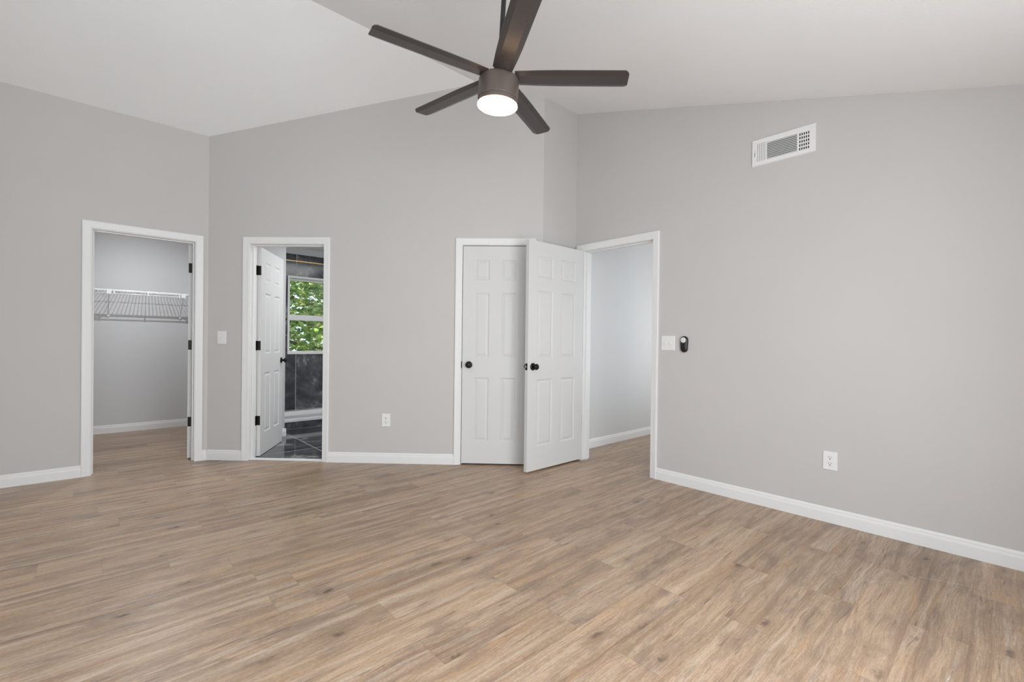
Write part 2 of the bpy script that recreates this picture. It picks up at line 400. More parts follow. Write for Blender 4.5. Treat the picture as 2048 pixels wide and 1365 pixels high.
# rear walls with windows, behind the camera
def rear_wall(name, fr, s0, s1, z1, holes, label, nwin, wlabel=None):
    bm = bmesh.new(); holed(bm, fr, s0, s1, 0, z1, holes, 0.15)
    o = struct(obj(name, bm, M['wall']), label, 'wall')
    for k, h in enumerate(holes):
        e = empty('window_%d' % (nwin+k), fr((h[0]+h[1])/2, 0, h[2]))
        struct(e, wlabel or 'white framed window behind the camera, %s' % ('in the side wall' if fr.D.x == 0 else ('nearer the corner' if k else 'nearer the camera')), 'window')
        bm = bmesh.new(); wd = 0.05
        g = lambda a, n, z: fr(a, n, z)-e.location
        holed(bm, lambda a, n, z: g(a, n-0.04, z), h[0]+0.001, h[1]-0.001, h[2]+0.001, h[3]-0.001, [(h[0]+wd, (h[0]+h[1])/2-0.02, h[2]+wd, h[3]-wd), ((h[0]+h[1])/2+0.02, h[1]-wd, h[2]+wd, h[3]-wd)], 0.05)
        obj('window_frame', bm, M['trim'], e)
    return o
zf = zceil(V_MIN)
rear_wall('wall_front', Frame((0, V_MIN), (1, 0), (0, 1)), U_MIN, UR, zf-0.002, [(-1.13, 0.23, 0.7, 2.1), (0.30, 2.00, 0.2, 2.1)], 'wall with two windows behind the camera', 2)
# side wall follows the ceiling slope: lower band with a window added to even out the light, upper gable
fr_s = Frame((U_MIN, 0), (0, 1), (1, 0))
rear_wall('wall_side', fr_s, V_MIN, VL, zf-0.002, [(0.6, 3.0, 0.2, 2.15)], 'wall with a wide window to the left of the camera', 4)
bm = bmesh.new(); prism(bm, [(V_MIN, zf-0.002), (VL, zf-0.002), (VL, ZL), (VR, ZR)], lambda s, z: fr_s(s, 0, z), lambda s, z: fr_s(s, -0.15, z))
struct(obj('wall_side_gable', bm, M['wall']), 'gable above the wide window to the left of the camera', 'wall')
# ceiling: two slopes meeting at a ridge
bm = bmesh.new(); u0, u1 = U_MIN-0.15, UR+0.15
pr = [(V_MIN-0.15, zceil(V_MIN-0.15)), (VR, ZR), (VL+0.12, zceil(VL+0.12)), (VL+0.12, zceil(VL+0.12)+0.15), (VR, ZR+0.16), (V_MIN-0.15, zceil(V_MIN-0.15)+0.15)]
prism(bm, pr, lambda v, z: Vector((u0, v, z)), lambda v, z: Vector((u1, v, z)))
struct(obj('ceiling', bm, M['ceil']), 'white vaulted ceiling with a ridge above the fan', 'ceiling')

# closet behind the left wall
V_CB = 7.27
def slab(name, pts, z0, z1, m, label, cat):
    bm = bmesh.new(); prism(bm, pts, lambda x, y: Vector((x, y, z0)), lambda x, y: Vector((x, y, z1)))
    return struct(obj(name, bm, M[m]), label, cat)
slab('wall_closet_back', [(-1.3, V_CB), (1.08, V_CB), (1.08, V_CB+0.1), (-1.3, V_CB+0.1)], 0, 2.44, 'wall_cool', 'grey back wall of the walk-in closet under the wire shelf', 'wall')
slab('wall_closet_side', [(-1.3, VL+WT), (-1.2, VL+WT), (-1.2, V_CB), (-1.3, V_CB)], 0, 2.44, 'wall_cool', 'left end wall inside the closet', 'wall')
slab('wall_closet_partition', [(0.98, 5.110), (1.075, 5.016), (1.075, V_CB), (0.98, V_CB)], 0, 2.44, 'wall_cool', 'wall between the closet and the bathroom', 'wall')
slab('ceiling_closet', [(-1.3, VL+WT), (0.87, VL+WT), (1.05, 5.06), (1.05, V_CB+0.1), (-1.3, V_CB+0.1)], 2.441, 2.5, 'ceil', 'flat closet ceiling', 'ceiling')
# bathroom
V_BW = 6.92; U_BR = 3.3
fr_w = Frame((0, V_BW), (1, 0), (0, -1))
WIN = (2.03, 2.83, 0.936, 2.047)
bm = bmesh.new(); holed(bm, fr_w, 1.675, U_BR+0.1, 0, 2.44, [WIN], 0.15)
struct(obj('wall_bathroom_tiled', bm, M['tile_wall']), 'dark slate-look tiled bathroom wall around the window', 'wall')
slab('wall_bathroom_partition', [(1.08, 5.775), (1.674, 5.775), (1.674, V_BW+0.15), (1.08, V_BW+0.15)], 0, 2.44, 'wall_cool', 'pale painted wall behind the open bathroom door', 'wall')
slab('wall_bathroom_side', [(U_BR, 3.06), (U_BR+0.1, 3.06), (U_BR+0.1, V_BW-0.001), (U_BR, V_BW-0.001)], 0, 2.44, 'wall_cool', 'right end wall of the bathroom', 'wall')
bk = lambda s: F_B(s, -WT-0.001, 0)
a, b = bk(0.33), bk(3.05)
slab('ceiling_bathroom', [(a.x, a.y), (b.x, b.y), (3.13, VC+WT+0.002), (UR+WT-0.002, VC+WT+0.002), (UR+WT-0.002, V_BW+0.15), (1.08, V_BW+0.15)], 2.441, 2.5, 'ceil', 'flat white bathroom ceiling', 'ceiling')
c0, c1 = F_B(OPEN_B[0]+0.002, -0.055, 0), F_B(OPEN_B[1]-0.002, -0.055, 0); d0, d1 = F_B(OPEN_B[0]+0.002, -WT-0.002, 0), F_B(OPEN_B[1]-0.002, -WT-0.002, 0)
e1 = bk(3.0)
slab('floor_bathroom', [(c0.x, c0.y), (c1.x, c1.y), (d1.x, d1.y), (e1.x, e1.y), (U_BR, 3.3), (U_BR, V_BW), (1.675, V_BW), (1.675, 5.774), (1.08, 5.774), (1.08, 5.02), (d0.x, d0.y)], 0.0005, 0.007, 'tile_floor', 'glossy dark slate-look tile floor of the bathroom', 'floor')
bm = bmesh.new(); prism(bm, [(0, 2.44), (0.075, 2.44), (0.05, 2.415), (0.012, 2.372), (0, 2.36)], lambda n, z: fr_w(1.68, n, z), lambda n, z: fr_w(U_BR, n, z))
struct(obj('trim_1', bm, M['trim']), 'white crown moulding above the dark bathroom tiles', 'trim')
bm = bmesh.new(); box(bm, (1.68, 0.0, 2.258), (U_BR, 0.006, 2.266), lambda s, n, z: fr_w(s, n, z))  # gold strip stands in for orange light reflected on a grout line
struct(obj('trim_2', bm, M['brass']), 'thin brass strip across the dark tiles high above the bathroom window', 'trim')
bm = bmesh.new(); box(bm, (OPEN_B[0]+0.001, -0.055, 0.0005), (OPEN_B[1]-0.001, -0.008, 0.014), F_B, 0.003)
struct(obj('trim_3', bm, M['trim']), 'white threshold strip in the bathroom doorway', 'trim')
q = [F_B(2.2, -0.55, 0), F_B(2.85, -0.55, 0), F_B(2.85, -0.62, 0), F_B(2.2, -0.62, 0)]  # unseen slabs added to keep light from leaking under the closed door
slab('wall_narrow_closet', [(v.x, v.y) for v in q], 0, 2.44, 'wall_cool', 'back of the narrow closet behind the closed door', 'wall')
q = [F_B(2.2, -WT-0.001, 0), F_B(2.28, -WT-0.001, 0), F_B(2.28, -0.549, 0), F_B(2.2, -0.549, 0)]
slab('wall_narrow_closet_side', [(v.x, v.y) for v in q], 0, 2.44, 'wall_cool', 'side of the narrow closet behind the closed door', 'wall')
# hall behind the right wall
V_H = 3.105
slab('wall_hall', [(UR+WT, V_H), (7.1, V_H), (7.1, V_H+0.09), (UR+WT, V_H+0.09)], 0, 2.44, 'wall_cool', 'grey hallway wall seen through the entry doorway', 'wall')
rear_wall('wall_hall_side', Frame((0, 1.85), (1, 0), (0, 1)), UR+WT, 7.1, 2.44, [(4.3, 6.3, 0.5, 2.1)], 'hallway wall opposite the entry doorway, with a window', 5, 'white framed window in the hallway')  # window added for the lamp outside that lights the hall
slab('wall_hall_end', [(7.0, 1.852), (7.1, 1.852), (7.1, V_H-0.001), (7.0, V_H-0.001)], 0, 2.44, 'wall_cool', 'end wall of the hallway', 'wall')
slab('ceiling_hall', [(UR+WT, 1.75), (7.1, 1.75), (7.1, V_H+0.09), (UR+WT, V_H+0.09)], 2.441, 2.5, 'ceil', 'flat hallway ceiling', 'ceiling')

# baseboards
BB = [(0, 0), (0.014, 0), (0.014, 0.062), (0.0125, 0.070), (0.009, 0.076), (0.009, 0.084), (0.0055, 0.092), (0.003, 0.096), (0, 0.096)]
def baseboard(name, runs, label):
    bm = bmesh.new()
    for fr, s0, s1 in runs: prism(bm, BB, lambda n, z: fr(s0, n, z+0.0005), lambda n, z: fr(s1, n, z+0.0005))
    return struct(obj(name, bm, M['trim']), label, 'baseboard')
CW = 0.064
baseboard('baseboard_left', [(F_L, U_MIN, OPEN_L[0]-CW), (F_L, OPEN_L[1]+CW, O_B.x-0.006)], 'white baseboard along the left wall beside the closet doorway')
baseboard('baseboard_back', [(F_B, 0.006, OPEN_B[0]-CW), (F_B, OPEN_B[1]+CW, OPEN_C[0]-CW), (F_B, OPEN_C[1]+CW, S_BEND)], 'white baseboard along the back wall between the doorways')
baseboard('baseboard_right', [(F_R, V_MIN, OPEN_R[0]-CW)], 'white baseboard along the long right wall')
baseboard('baseboard_closet', [(Frame((0, V_CB), (1, 0), (0, -1)), -1.2, 0.98)], 'white baseboard on the closet back wall')
baseboard('baseboard_hall', [(Frame((0, V_H), (1, 0), (0, -1)), UR+WT, 7.0)], 'white baseboard on the hallway wall')
baseboard('baseboard_bathroom', [(Frame((0, 5.775), (1, 0), (0, -1)), 1.08, 1.689)], 'white baseboard end beside the open bathroom door')

# ---------------------------------------------------------------- door casings and jambs
CP = [(0.005, 0), (0.005, 0.009), (0.010, 0.011), (0.018, 0.010), (0.026, 0.0125), (0.040, 0.0145), (0.050, 0.017), (0.058, 0.0175), (CW, 0.0150), (CW, 0)]
def casing(n, fr, o, stop, label, hinge_side=None, hinge_n=None, plate_z=None, strike=None, w1=1.0):
    e = empty('trim_%d' % n, fr((o[0]+o[1])/2, 0, 0)); struct(e, label, 'door frame')
    g = lambda s, nn, z: fr(s, nn, z)-e.location
    bm = bmesh.new()
    rows = [[bm.verts.new(g(*q)) for q in ((o[0]-w_, t_, 0.001), (o[0]-w_, t_, HEAD+w_), (o[1]+w_*w1, t_, HEAD+w_), (o[1]+w_*w1, t_, 0.001))] for w_, t_ in CP]
    k = len(rows)
    for i in range(k):
        a, b = rows[i], rows[(i+1) % k]
        for j in range(3): bm.faces.new((a[j], a[j+1], b[j+1], b[j]))
    bm.faces.new([r[0] for r in rows]); bm.faces.new([r[3] for r in rows])
    smooth_angle(obj('casing', bm, M['trim'], e), 25)
    bm = bmesh.new(); d = -WT-0.001
    box(bm, (o[0]-JT+0.001, d, 0.001), (o[0], 0.0, HEAD+JT-0.001), g); box(bm, (o[1], d, 0.001), (o[1]+JT-0.001, 0.0, HEAD+JT-0.001), g)
    box(bm, (o[0], d, HEAD), (o[1], 0.0, HEAD+JT-0.001), g)
    obj('jamb', bm, M['trim'], e)
    bm = bmesh.new(); s0, s1 = stop; th = 0.011
    box(bm, (o[0], s0, 0.001), (o[0]+th, s1, HEAD), g, 0.002); box(bm, (o[1]-th, s0, 0.001), (o[1], s1, HEAD), g, 0.002)
    box(bm, (o[0]+th, s0, HEAD-th), (o[1]-th, s1, HEAD), g, 0.002)
    obj('door_stop', bm, M['trim'], e)
    if plate_z:
        for z in plate_z:
            bm = bmesh.new(); ss = o[0] if hinge_side == 0 else o[1]; sg = 1 if hinge_side == 0 else -1
            box(bm, (ss-0.0005, hinge_n, z-0.045), (ss+sg*0.0025, hinge_n+0.032, z+0.045), g)
            p = obj('hinge_plate', bm, M['bronze'], e); p['label'] = 'black hinge plate on the frame'
    if strike:
        bm = bmesh.new(); ss, z, n0, n1 = strike
        box(bm, (ss-0.004, n0, z-0.030), (ss+0.002, n1, z+0.030), g, 0.0015)
        p = obj('strike_plate', bm, M['bronze'], e); p['label'] = 'black strike plate'
HZ = (1.805, 1.080, 0.355)
casing(4, F_L, OPEN_L, (-0.082, -0.040), 'white door casing around the closet doorway in the left wall', 1, -0.118, HZ)
casing(5, F_B, OPEN_B, (-0.082, -0.040), 'white door casing around the bathroom doorway', 0, -0.118, HZ)
casing(6, F_B, OPEN_C, (-0.075, -0.038), 'white door casing around the closed narrow closet door', strike=(OPEN_C[0], 0.928, -0.03, 0.006))
casing(7, F_R, OPEN_R, (-0.075, -0.038), 'white door casing around the open entry doorway in the right wall', w1=1.35)

# ---------------------------------------------------------------- doors
def door_leaf(w_, h_, z0, y0, y1):
    """six-panel slab: x 0.003..w, y between y0 and y1"""
    bm = bmesh.new(); x0 = 0.003; W0 = w_-x0
    st = 0.108 if W0 < 0.65 else 0.112; mid = 0.104 if W0 < 0.65 else 0.108
    pw = (W0-2*st-mid)/2
    xs = [x0, x0+st, x0+st+pw, x0+st+pw+mid, x0+st+2*pw+mid, w_]
    zt = z0+h_
    zs = [z0, zt-1.808, zt-1.214, zt-1.030, zt-0.428, zt-0.318, zt-0.122, zt]
    for side, y, dy in ((0, y0, 1), (1, y1, -1)):
        cache = {}
        def V(x, z, d=0.0):
            k = (round(x, 5), round(z, 5), round(d, 5))
            if k not in cache: cache[k] = bm.verts.new((x, y+dy*d, z))
            return cache[k]
        for i in range(5):
            for j in range(7):
                a, b, c, d = xs[i], xs[i+1], zs[j], zs[j+1]
                if i in (1, 3) and j in (1, 3, 5):
                    prev = None
                    for ins, dep in ((0, 0), (0.006, 0.0015), (0.012, 0.0075), (0.019, 0.0075), (0.036, 0.0022), (0.042, 0.002)):
                        ring = [V(a+ins, c+ins, dep), V(b-ins, c+ins, dep), V(b-ins, d-ins, dep), V(a+ins, d-ins, dep)]
                        if prev:
                            for q in range(4): bm.faces.new((prev[q], prev[(q+1) % 4], ring[(q+1) % 4], ring[q]))
                        prev = ring
                    bm.faces.new(prev)
                else: bm.faces.new((V(a, c), V(b, c), V(b, d), V(a, d)))
    # edges
    def strip(pts):
        for (xa, za), (xb, zb) in zip(pts, pts[1:]):
            bm.faces.new([bm.verts.new(q) for q in ((xa, y0, za), (xb, y0, zb), (xb, y1, zb), (xa, y1, za))])
    strip([(x, z0) for x in xs]); strip([(x, zt) for x in xs]); strip([(xs[0], z) for z in zs]); strip([(xs[-1], z) for z in zs])
    bmesh.ops.remove_doubles(bm, verts=bm.verts, dist=0.0004)
    return bm
def knob(parent, x, y, z, sgn):
    """round knob on a face whose outward normal is sgn*Y"""
    f = lambda a, b, c: Vector((x+a, y+sgn*c, z+b))
    bm = bmesh.new()
    lathe(bm, [(0, 0.061), (0.010, 0.0605), (0.0185, 0.058), (0.0240, 0.053), (0.0265, 0.046), (0.0255, 0.039), (0.021, 0.033), (0.014, 0.029), (0.0105, 0.025), (0.0105, 0.010)], 28, f, False)
    k = smooth_angle(obj('knob', bm, M['bronze'], parent), 50)
    bm = bmesh.new()
    lathe(bm, [(0.010, 0.0115), (0.020, 0.0105), (0.027, 0.0085), (0.0305, 0.006), (0.0325, 0.003), (0.0325, 0.0005)], 28, f, True)
    smooth_angle(obj('rose', bm, M['bronze'], k), 50)
def door(n, pin, ang, w_, h_, z0, ylo, yhi, label, kz, hinge_z=HZ, zin=True):
    e = empty('door_%d' % n, (pin.x, pin.y, 0), ang); struct(e, label, 'door')
    obj('door_leaf', door_leaf(w_, h_, z0, ylo, yhi), M['door'], e)
    knob(e, w_-0.062, yhi, kz, 1); knob(e, w_-0.062, ylo, kz, -1)
    ym = (ylo+yhi)/2
    bm = bmesh.new(); box(bm, (w_-0.001, ym-0.0125, kz-0.029), (w_+0.0012, ym+0.0125, kz+0.029), None)
    lp = obj('latch_plate', bm, M['bronze'], e); lp['label'] = 'black latch plate'
    bm = bmesh.new(); prism(bm, [(ym-0.006, 0.0005), (ym+0.006, 0.0005), (ym+0.006, 0.009), (ym-0.006, 0.003)], lambda yy, xx: Vector((w_+0.0012+xx, yy, kz-0.008)), lambda yy, xx: Vector((w_+0.0012+xx, yy, kz+0.008)))
    lb = obj('latch_bolt', bm, M['steel'], lp); lb['label'] = 'steel latch bolt'
    for z in hinge_z:
        bm = bmesh.new(); r = 0.0065
        yy = 0.0
        lathe(bm, [(0, -0.05), (0.004, -0.049), (r, -0.046), (r, 0.046), (0.004, 0.049), (0, 0.05)], 14, lambda a, b, c: Vector((a-0.001, b+(0.004 if abs(yhi) < 0.01 else -0.004), z+c)))
        t_ = 0.033 if abs(yhi) < 0.01 else -0.033
        box(bm, (0.0005, min(0, -t_), z-0.045), (0.0032, max(0, -t_), z+0.045))
        obj('hinge', bm, M['bronze'], e)
TD = 0.035
angB = math.atan2(D_B.y, D_B.x)
p = F_B(OPEN_B[0], -0.119, 0)
door(1, p, angB+math.radians(102), 0.692, 2.016, 0.012, -TD, 0, 'white six-panel bathroom door swung open into the bathroom', 0.915)
p = F_L(OPEN_L[1], -0.119, 0)
door(2, p, math.radians(180-104), 0.696, 2.016, 0.012, 0, TD, 'white closet door folded back inside the closet, only its hinged edge showing', 0.915)
p = F_B(OPEN_C[1], -0.001, 0)
door(3, p, angB+math.pi, 0.606, 2.012, 0.014, -TD, 0, 'white six-panel door standing closed in the back wall', 0.928)
p = F_R(OPEN_R[1]+0.030, 0.012, 0)
door(4, p, math.pi, 0.742, 2.014, 0.018, 0, TD, 'white six-panel entry door standing open in front of the closed door', 0.930)

# ---------------------------------------------------------------- bathroom window
e = empty('window_1', (2.43, V_BW, WIN[2])); struct(e, 'white double-hung bathroom window looking out on green leaves', 'window')
g = lambda s, n, z: fr_w(s, n, z)-e.location
W0, W1, Z0, Z1 = WIN
bm = bmesh.new(); holed(bm, lambda s, n, z: g(s, n+0.014, z), W0, W1, Z0, Z1, [(W0+0.026, W1-0.026, Z0+0.03, Z1-0.028)], 0.12)
obj('window_frame', bm, M['trim'], e)
for z0, z1, n0, gz0, gz1 in ((1.452, Z1-0.029, -0.055, 1.498, 1.990), (Z0+0.031, 1.474, -0.020, 0.980, 1.420)):
    bm = bmesh.new(); holed(bm, lambda s, n, z: g(s, n+n0, z), W0+0.027, W1-0.027, z0, z1, [(W0+0.034, W1-0.034, gz0, gz1)], 0.030)
    s_ = obj('sash', bm, M['trim'], e)
    bm = bmesh.new(); box(bm, (W0+0.0345, n0-0.018, gz0+0.0005), (W1-0.0345, n0-0.014, gz1-0.0005), g)
    obj('pane', bm, M['glass'], s_)

# shower base
e = tag(empty('shower_base', (2.48, 6.19, 0)), 'low white shower base on a black tiled step below the bathroom window', 'shower')
L = lambda x, y, z: Vector((x, y, z))-e.location
bm = bmesh.new(); box(bm, (1.682, 6.20, 0.0075), (U_BR-0.002, V_BW-0.001, 0.088), L)
pl = obj('plinth', bm, M['tile_floor'], e); pl['label'] = 'black tiled step'
bm = bmesh.new()
holed(bm, lambda s, n, z: L(s, 6.19-z+0.0, 0.130+n) , 1.681, U_BR-0.002, -(V_BW-0.002-6.19), 0.0, [(1.76, U_BR-0.08, -(V_BW-0.08-6.19), -0.07)], 0.041)
box(bm, (1.75, 6.25, 0.0885), (U_BR-0.07, V_BW-0.07, 0.10), L)
bv = obj('pan', bm, M['pan'], e); md = bv.modifiers.new('soft edges', 'BEVEL'); md.width = 0.010; md.segments = 3
# small black hook on the tiles
e = tag(empty('wall_hook', (1.995, V_BW, 1.42)), 'small black hook on the dark tiles just left of the bathroom window', 'hook')
bm = bmesh.new(); box(bm, (-0.012, -0.012, -0.022), (0.022, -0.001, 0.022), None, 0.002); obj('plate', bm, M['bronze'], e)
bm = bmesh.new(); tube(bm, [(0.005, -0.012, 0), (0.005, -0.05, 0), (0.005, -0.06, 0.012)], 0.006); obj('peg', bm, M['bronze'], e)

# ---------------------------------------------------------------- closet wire shelf
e = tag(empty('wire_shelf', (0.2, V_CB-0.16, 1.69)), 'white wire shelf with hanging rail across the closet back wall', 'shelf')
L = lambda x, y, z: Vector((x, y, z))-e.location
VF = 6.955; ZS = 1.688; US0, US1 = -1.19, 0.97
bm = bmesh.new(); n = 76
for i in range(n+1):
    x = US0+(US1-US0)*i/n
    tube(bm, [L(x, VF, ZS), L(x, V_CB-0.003, ZS)], 0.0024, 6)
for y, r in ((VF+0.155, 0.0028), (V_CB-0.006, 0.0028), (VF+0.004, 0.0028)): tube(bm, [L(US0, y, ZS-0.003), L(US1, y, ZS-0.003)], r, 8)
obj('wire_deck', bm, M['wire'], e)
bm = bmesh.new(); box(bm, (US0, VF-0.008, ZS-0.012), (US1, VF, ZS+0.006), L, 0.002); obj('front_band', bm, M['wire'], e)
bm = bmesh.new(); tube(bm, [L(US0, VF-0.004, 1.648), L(US1, VF-0.004, 1.648)], 0.0058, 10); obj('hanging_rail', bm, M['wire'], e)
for x, w_ in ((0.136, 0.044), (0.180, 0.013), (0.485, 0.013), (0.792, 0.013), (0.832, 0.044), (-0.45, 0.044)):
    bm = bmesh.new(); box(bm, (x-w_/2, VF-0.013, 1.640), (x+w_/2, VF-0.008, ZS+0.007), L, 0.0015); box(bm, (x-w_/2, VF-0.010, 1.644), (x+w_/2, VF+0.004, 1.655), L)
    c = obj('rail_clip', bm, M['wire'], e)
for x in (0.136, 0.832, -0.45):
    bm = bmesh.new(); tube(bm, [L(x, VF-0.002, 1.655), L(x, V_CB-0.012, 1.412)], 0.0042, 8)
    b_ = obj('brace', bm, M['wire'], e)
    bm = bmesh.new(); box(bm, (x-0.012, V_CB-0.022, 1.392), (x+0.012, V_CB-0.001, 1.424), L, 0.003)
    obj('wall_foot', bm, M['plastic'], b_)

# ---------------------------------------------------------------- ceiling fan
FC = Vector((1.585, 1.859, 2.541)); TX, TY = -0.023, 0.050
e = tag(empty('ceiling_fan', FC), 'dark bronze five-blade ceiling fan with a lit round lamp', 'ceiling fan')
up = Vector((-TX, -TY, 1)).normalized(); e.rotation_mode = 'QUATERNION'; e.rotation_quaternion = up.to_track_quat('Z', 'Y')
qi = e.rotation_quaternion.inverted()
def loc_dir(v): return qi @ Vector(v)
hs = -0.010
bm = bmesh.new(); lathe(bm, [(0.0, 0.004), (0.045, 0.003), (0.085, -0.001), (0.100, -0.006), (0.106, -0.016), (0.107, -0.023), (0.107, -0.113), (0.1045, -0.116)], 64)
smooth_angle(obj('motor_housing', bm, M['fan'], e), 30)
bm = bmesh.new(); lathe(bm, [(0.1025, -0.1155), (0.1025, -0.119), (0.1040, -0.121), (0.1040, -0.1415), (0.102, -0.1425)], 64)
lr = smooth_angle(obj('lamp_ring', bm, M['fan'], e), 30)
bm = bmesh.new(); lathe(bm, [(0.1000, -0.1430), (0.1060, -0.1440), (0.1065, -0.1490), (0.1020, -0.1530), (0.085, -0.1560), (0.055, -0.1580), (0.0, -0.1585)], 64)
ln = smooth_angle(obj('lamp_lens', bm, M['lens'], e), 60); ln['label'] = 'glowing warm white lens'
zc_ = zceil(FC.y)
rodlen = (zc_-FC.z)/up.z
bm = bmesh.new(); lathe(bm, [(0.036, 0.000), (0.034, 0.035), (0.020, 0.085), (0.0150, 0.100), (0.0150, 0.105)], 32)
smooth_angle(obj('rod_collar', bm, M['rod'], e), 40)
bm = bmesh.new(); lathe(bm, [(0.0128, 0.003), (0.0128, rodlen-0.03)], 24)
smooth_angle(obj('downrod', bm, M['rod'], e), 40)
bm = bmesh.new(); lathe(bm, [(0.022, rodlen-0.075), (0.045, rodlen-0.065), (0.066, rodlen-0.035), (0.068, rodlen-0.022)], 32)
smooth_angle(obj('canopy', bm, M['fan'], e), 40)
def blade_mesh():
    """blade along +X, width along Y, pitched about X"""
    bm = bmesh.new(); R0, R1, hw, cr = 0.088, 0.671, 0.0595, 0.018
    def hw_at(x): return hw*(0.86+0.14*min(1, (x-R0)/0.16))
    outl = []
    ys = [-1, -0.56, 0.56, 1]
    secs = [R0, 0.14, 0.20, 0.30, 0.42, 0.54, R1-0.02, R1-0.008, R1]
    rows = []
    for x in secs:
        h = hw_at(x)
        cut = 0.0 if x < R1-0.019 else (0.006 if x < R1-0.004 else 0.018)
        row = []
        for k, yf in enumerate(ys):
            y = yf*h if abs(yf) < 1 else (h-cut)*(1 if yf > 0 else -1)
            drop = 0.0 if abs(yf) < 1 else (0.0075*(abs(y)-0.56*h)/(0.44*h))
            row.append((x, y, drop))
        rows.append(row)
    th = 0.0045
    top = [[bm.verts.new((x, y, z+th)) for x, y, z in r] for r in rows]; bot = [[bm.verts.new((x, y, z)) for x, y, z in r] for r in rows]
    for i in range(len(rows)-1):
        for k in range(3):
            bm.faces.new((top[i][k], top[i+1][k], top[i+1][k+1], top[i][k+1])); bm.faces.new((bot[i][k], bot[i][k+1], bot[i+1][k+1], bot[i+1][k]))
        for k in (0, 3): bm.faces.new((top[i][k], bot[i][k], bot[i+1][k], top[i+1][k]))
    for r in (0, -1):
        for k in range(3): bm.faces.new((top[r][k], top[r][k+1], bot[r][k+1], bot[r][k]))
    return bm
PH = 2.927
first = obj('fan_blade', blade_mesh(), M['blade'], e)
for k in range(5):
    b_ = first if k == 0 else first.copy()
    if k: C.objects.link(b_); b_.parent = e
    d = loc_dir((math.cos(PH-k*2*math.pi/5), math.sin(PH-k*2*math.pi/5), 0)); d.z = 0; d.normalize()
    b_.rotation_euler = (-0.124, 0, math.atan2(d.y, d.x)); b_.location = (0, 0, -0.010)

# ---------------------------------------------------------------- air vent on the right wall
e = tag(empty('air_vent', (UR, 1.104, 2.522)), 'white metal air vent grille high on the right wall', 'vent')
VW, VH = 0.398, 0.190
g = lambda a, n, z: F_R(1.303-a, n, 2.427+z)-e.location     # a runs left to right as seen
bm = bmesh.new(); box(bm, (0.02, 0.0005, 0.02), (VW-0.02, 0.002, VH-0.02), g); obj('duct_backing', bm, M['duct'], e)
A1 = (0.036, 0.090); A2 = (0.102, 0.290); A3 = (0.303, 0.366)
holes = []
sl = 0.0028
for k in range(5):
    a = A1[0]+0.003+k*0.0120; holes.append((a, a+sl, 0.030, 0.158))
holes.append((A2[0], A2[1], 0.031, 0.148))
for i in range(5):
    for j in range(5):
        a = A3[0]+i*0.0128; z = 0.031+j*0.0245; holes.append((a, a+0.0072, z, z+0.0165))
bm = bmesh.new(); holed(bm, lambda s, n, z: g(s, 0.010+n, z), 0.004, VW-0.004, 0.004, VH-0.004, holes, 0.003)
obj('faceplate', bm, M['plastic'], e)
bm = bmesh.new()
outer = [(0, 0), (VW, 0), (VW, VH), (0, VH)]; inner = [(0.0045, 0.0045), (VW-0.0045, 0.0045), (VW-0.0045, VH-0.0045), (0.0045, VH-0.0045)]
vo = [bm.verts.new(g(a, 0.0006, z)) for a, z in outer]; vi = [bm.verts.new(g(a, 0.010, z)) for a, z in inner]; vb = [bm.verts.new(g(a, 0.0006, z)) for a, z in inner]
for i in range(4):
    j = (i+1) % 4
    bm.faces.new((vo[i], vo[j], vi[j], vi[i])); bm.faces.new((vi[i], vi[j], vb[j], vb[i])); bm.faces.new((vo[j], vo[i], vb[i], vb[j]))
obj('flange', bm, M['plastic'], e)
bm = bmesh.new(); nz = 10
for k in range(nz):
    z = 0.033+k*(0.117/nz)
    prism(bm, [(0.0095, z), (0.0100, z+0.0012), (0.0035, z+0.0098), (0.0030, z+0.0086)], lambda n, zz: g(A2[0]+0.0003, n, zz), lambda n, zz: g(A2[1]-0.0003, n, zz))
obj('louver', bm, M['plastic'], e)
bm = bmesh.new(); box(bm, (0.0215, 0.0102, 0.066), (0.0240, 0.0115, 0.098), g); box(bm, (0.0215, 0.0102, 0.104), (0.0240, 0.0115, 0.108), g)
lv = obj('damper_slot', bm, M['duct'], e); lv['label'] = 'dark damper lever slot'
for a in (0.012, VW-0.012):
    bm = bmesh.new(); lathe(bm, [(0.0036, 0.0101), (0.0030, 0.0115), (0, 0.0118)], 14, lambda x, y, z: g(a+x, z, VH/2+y)); obj('screw', bm, M['plastic'], e)

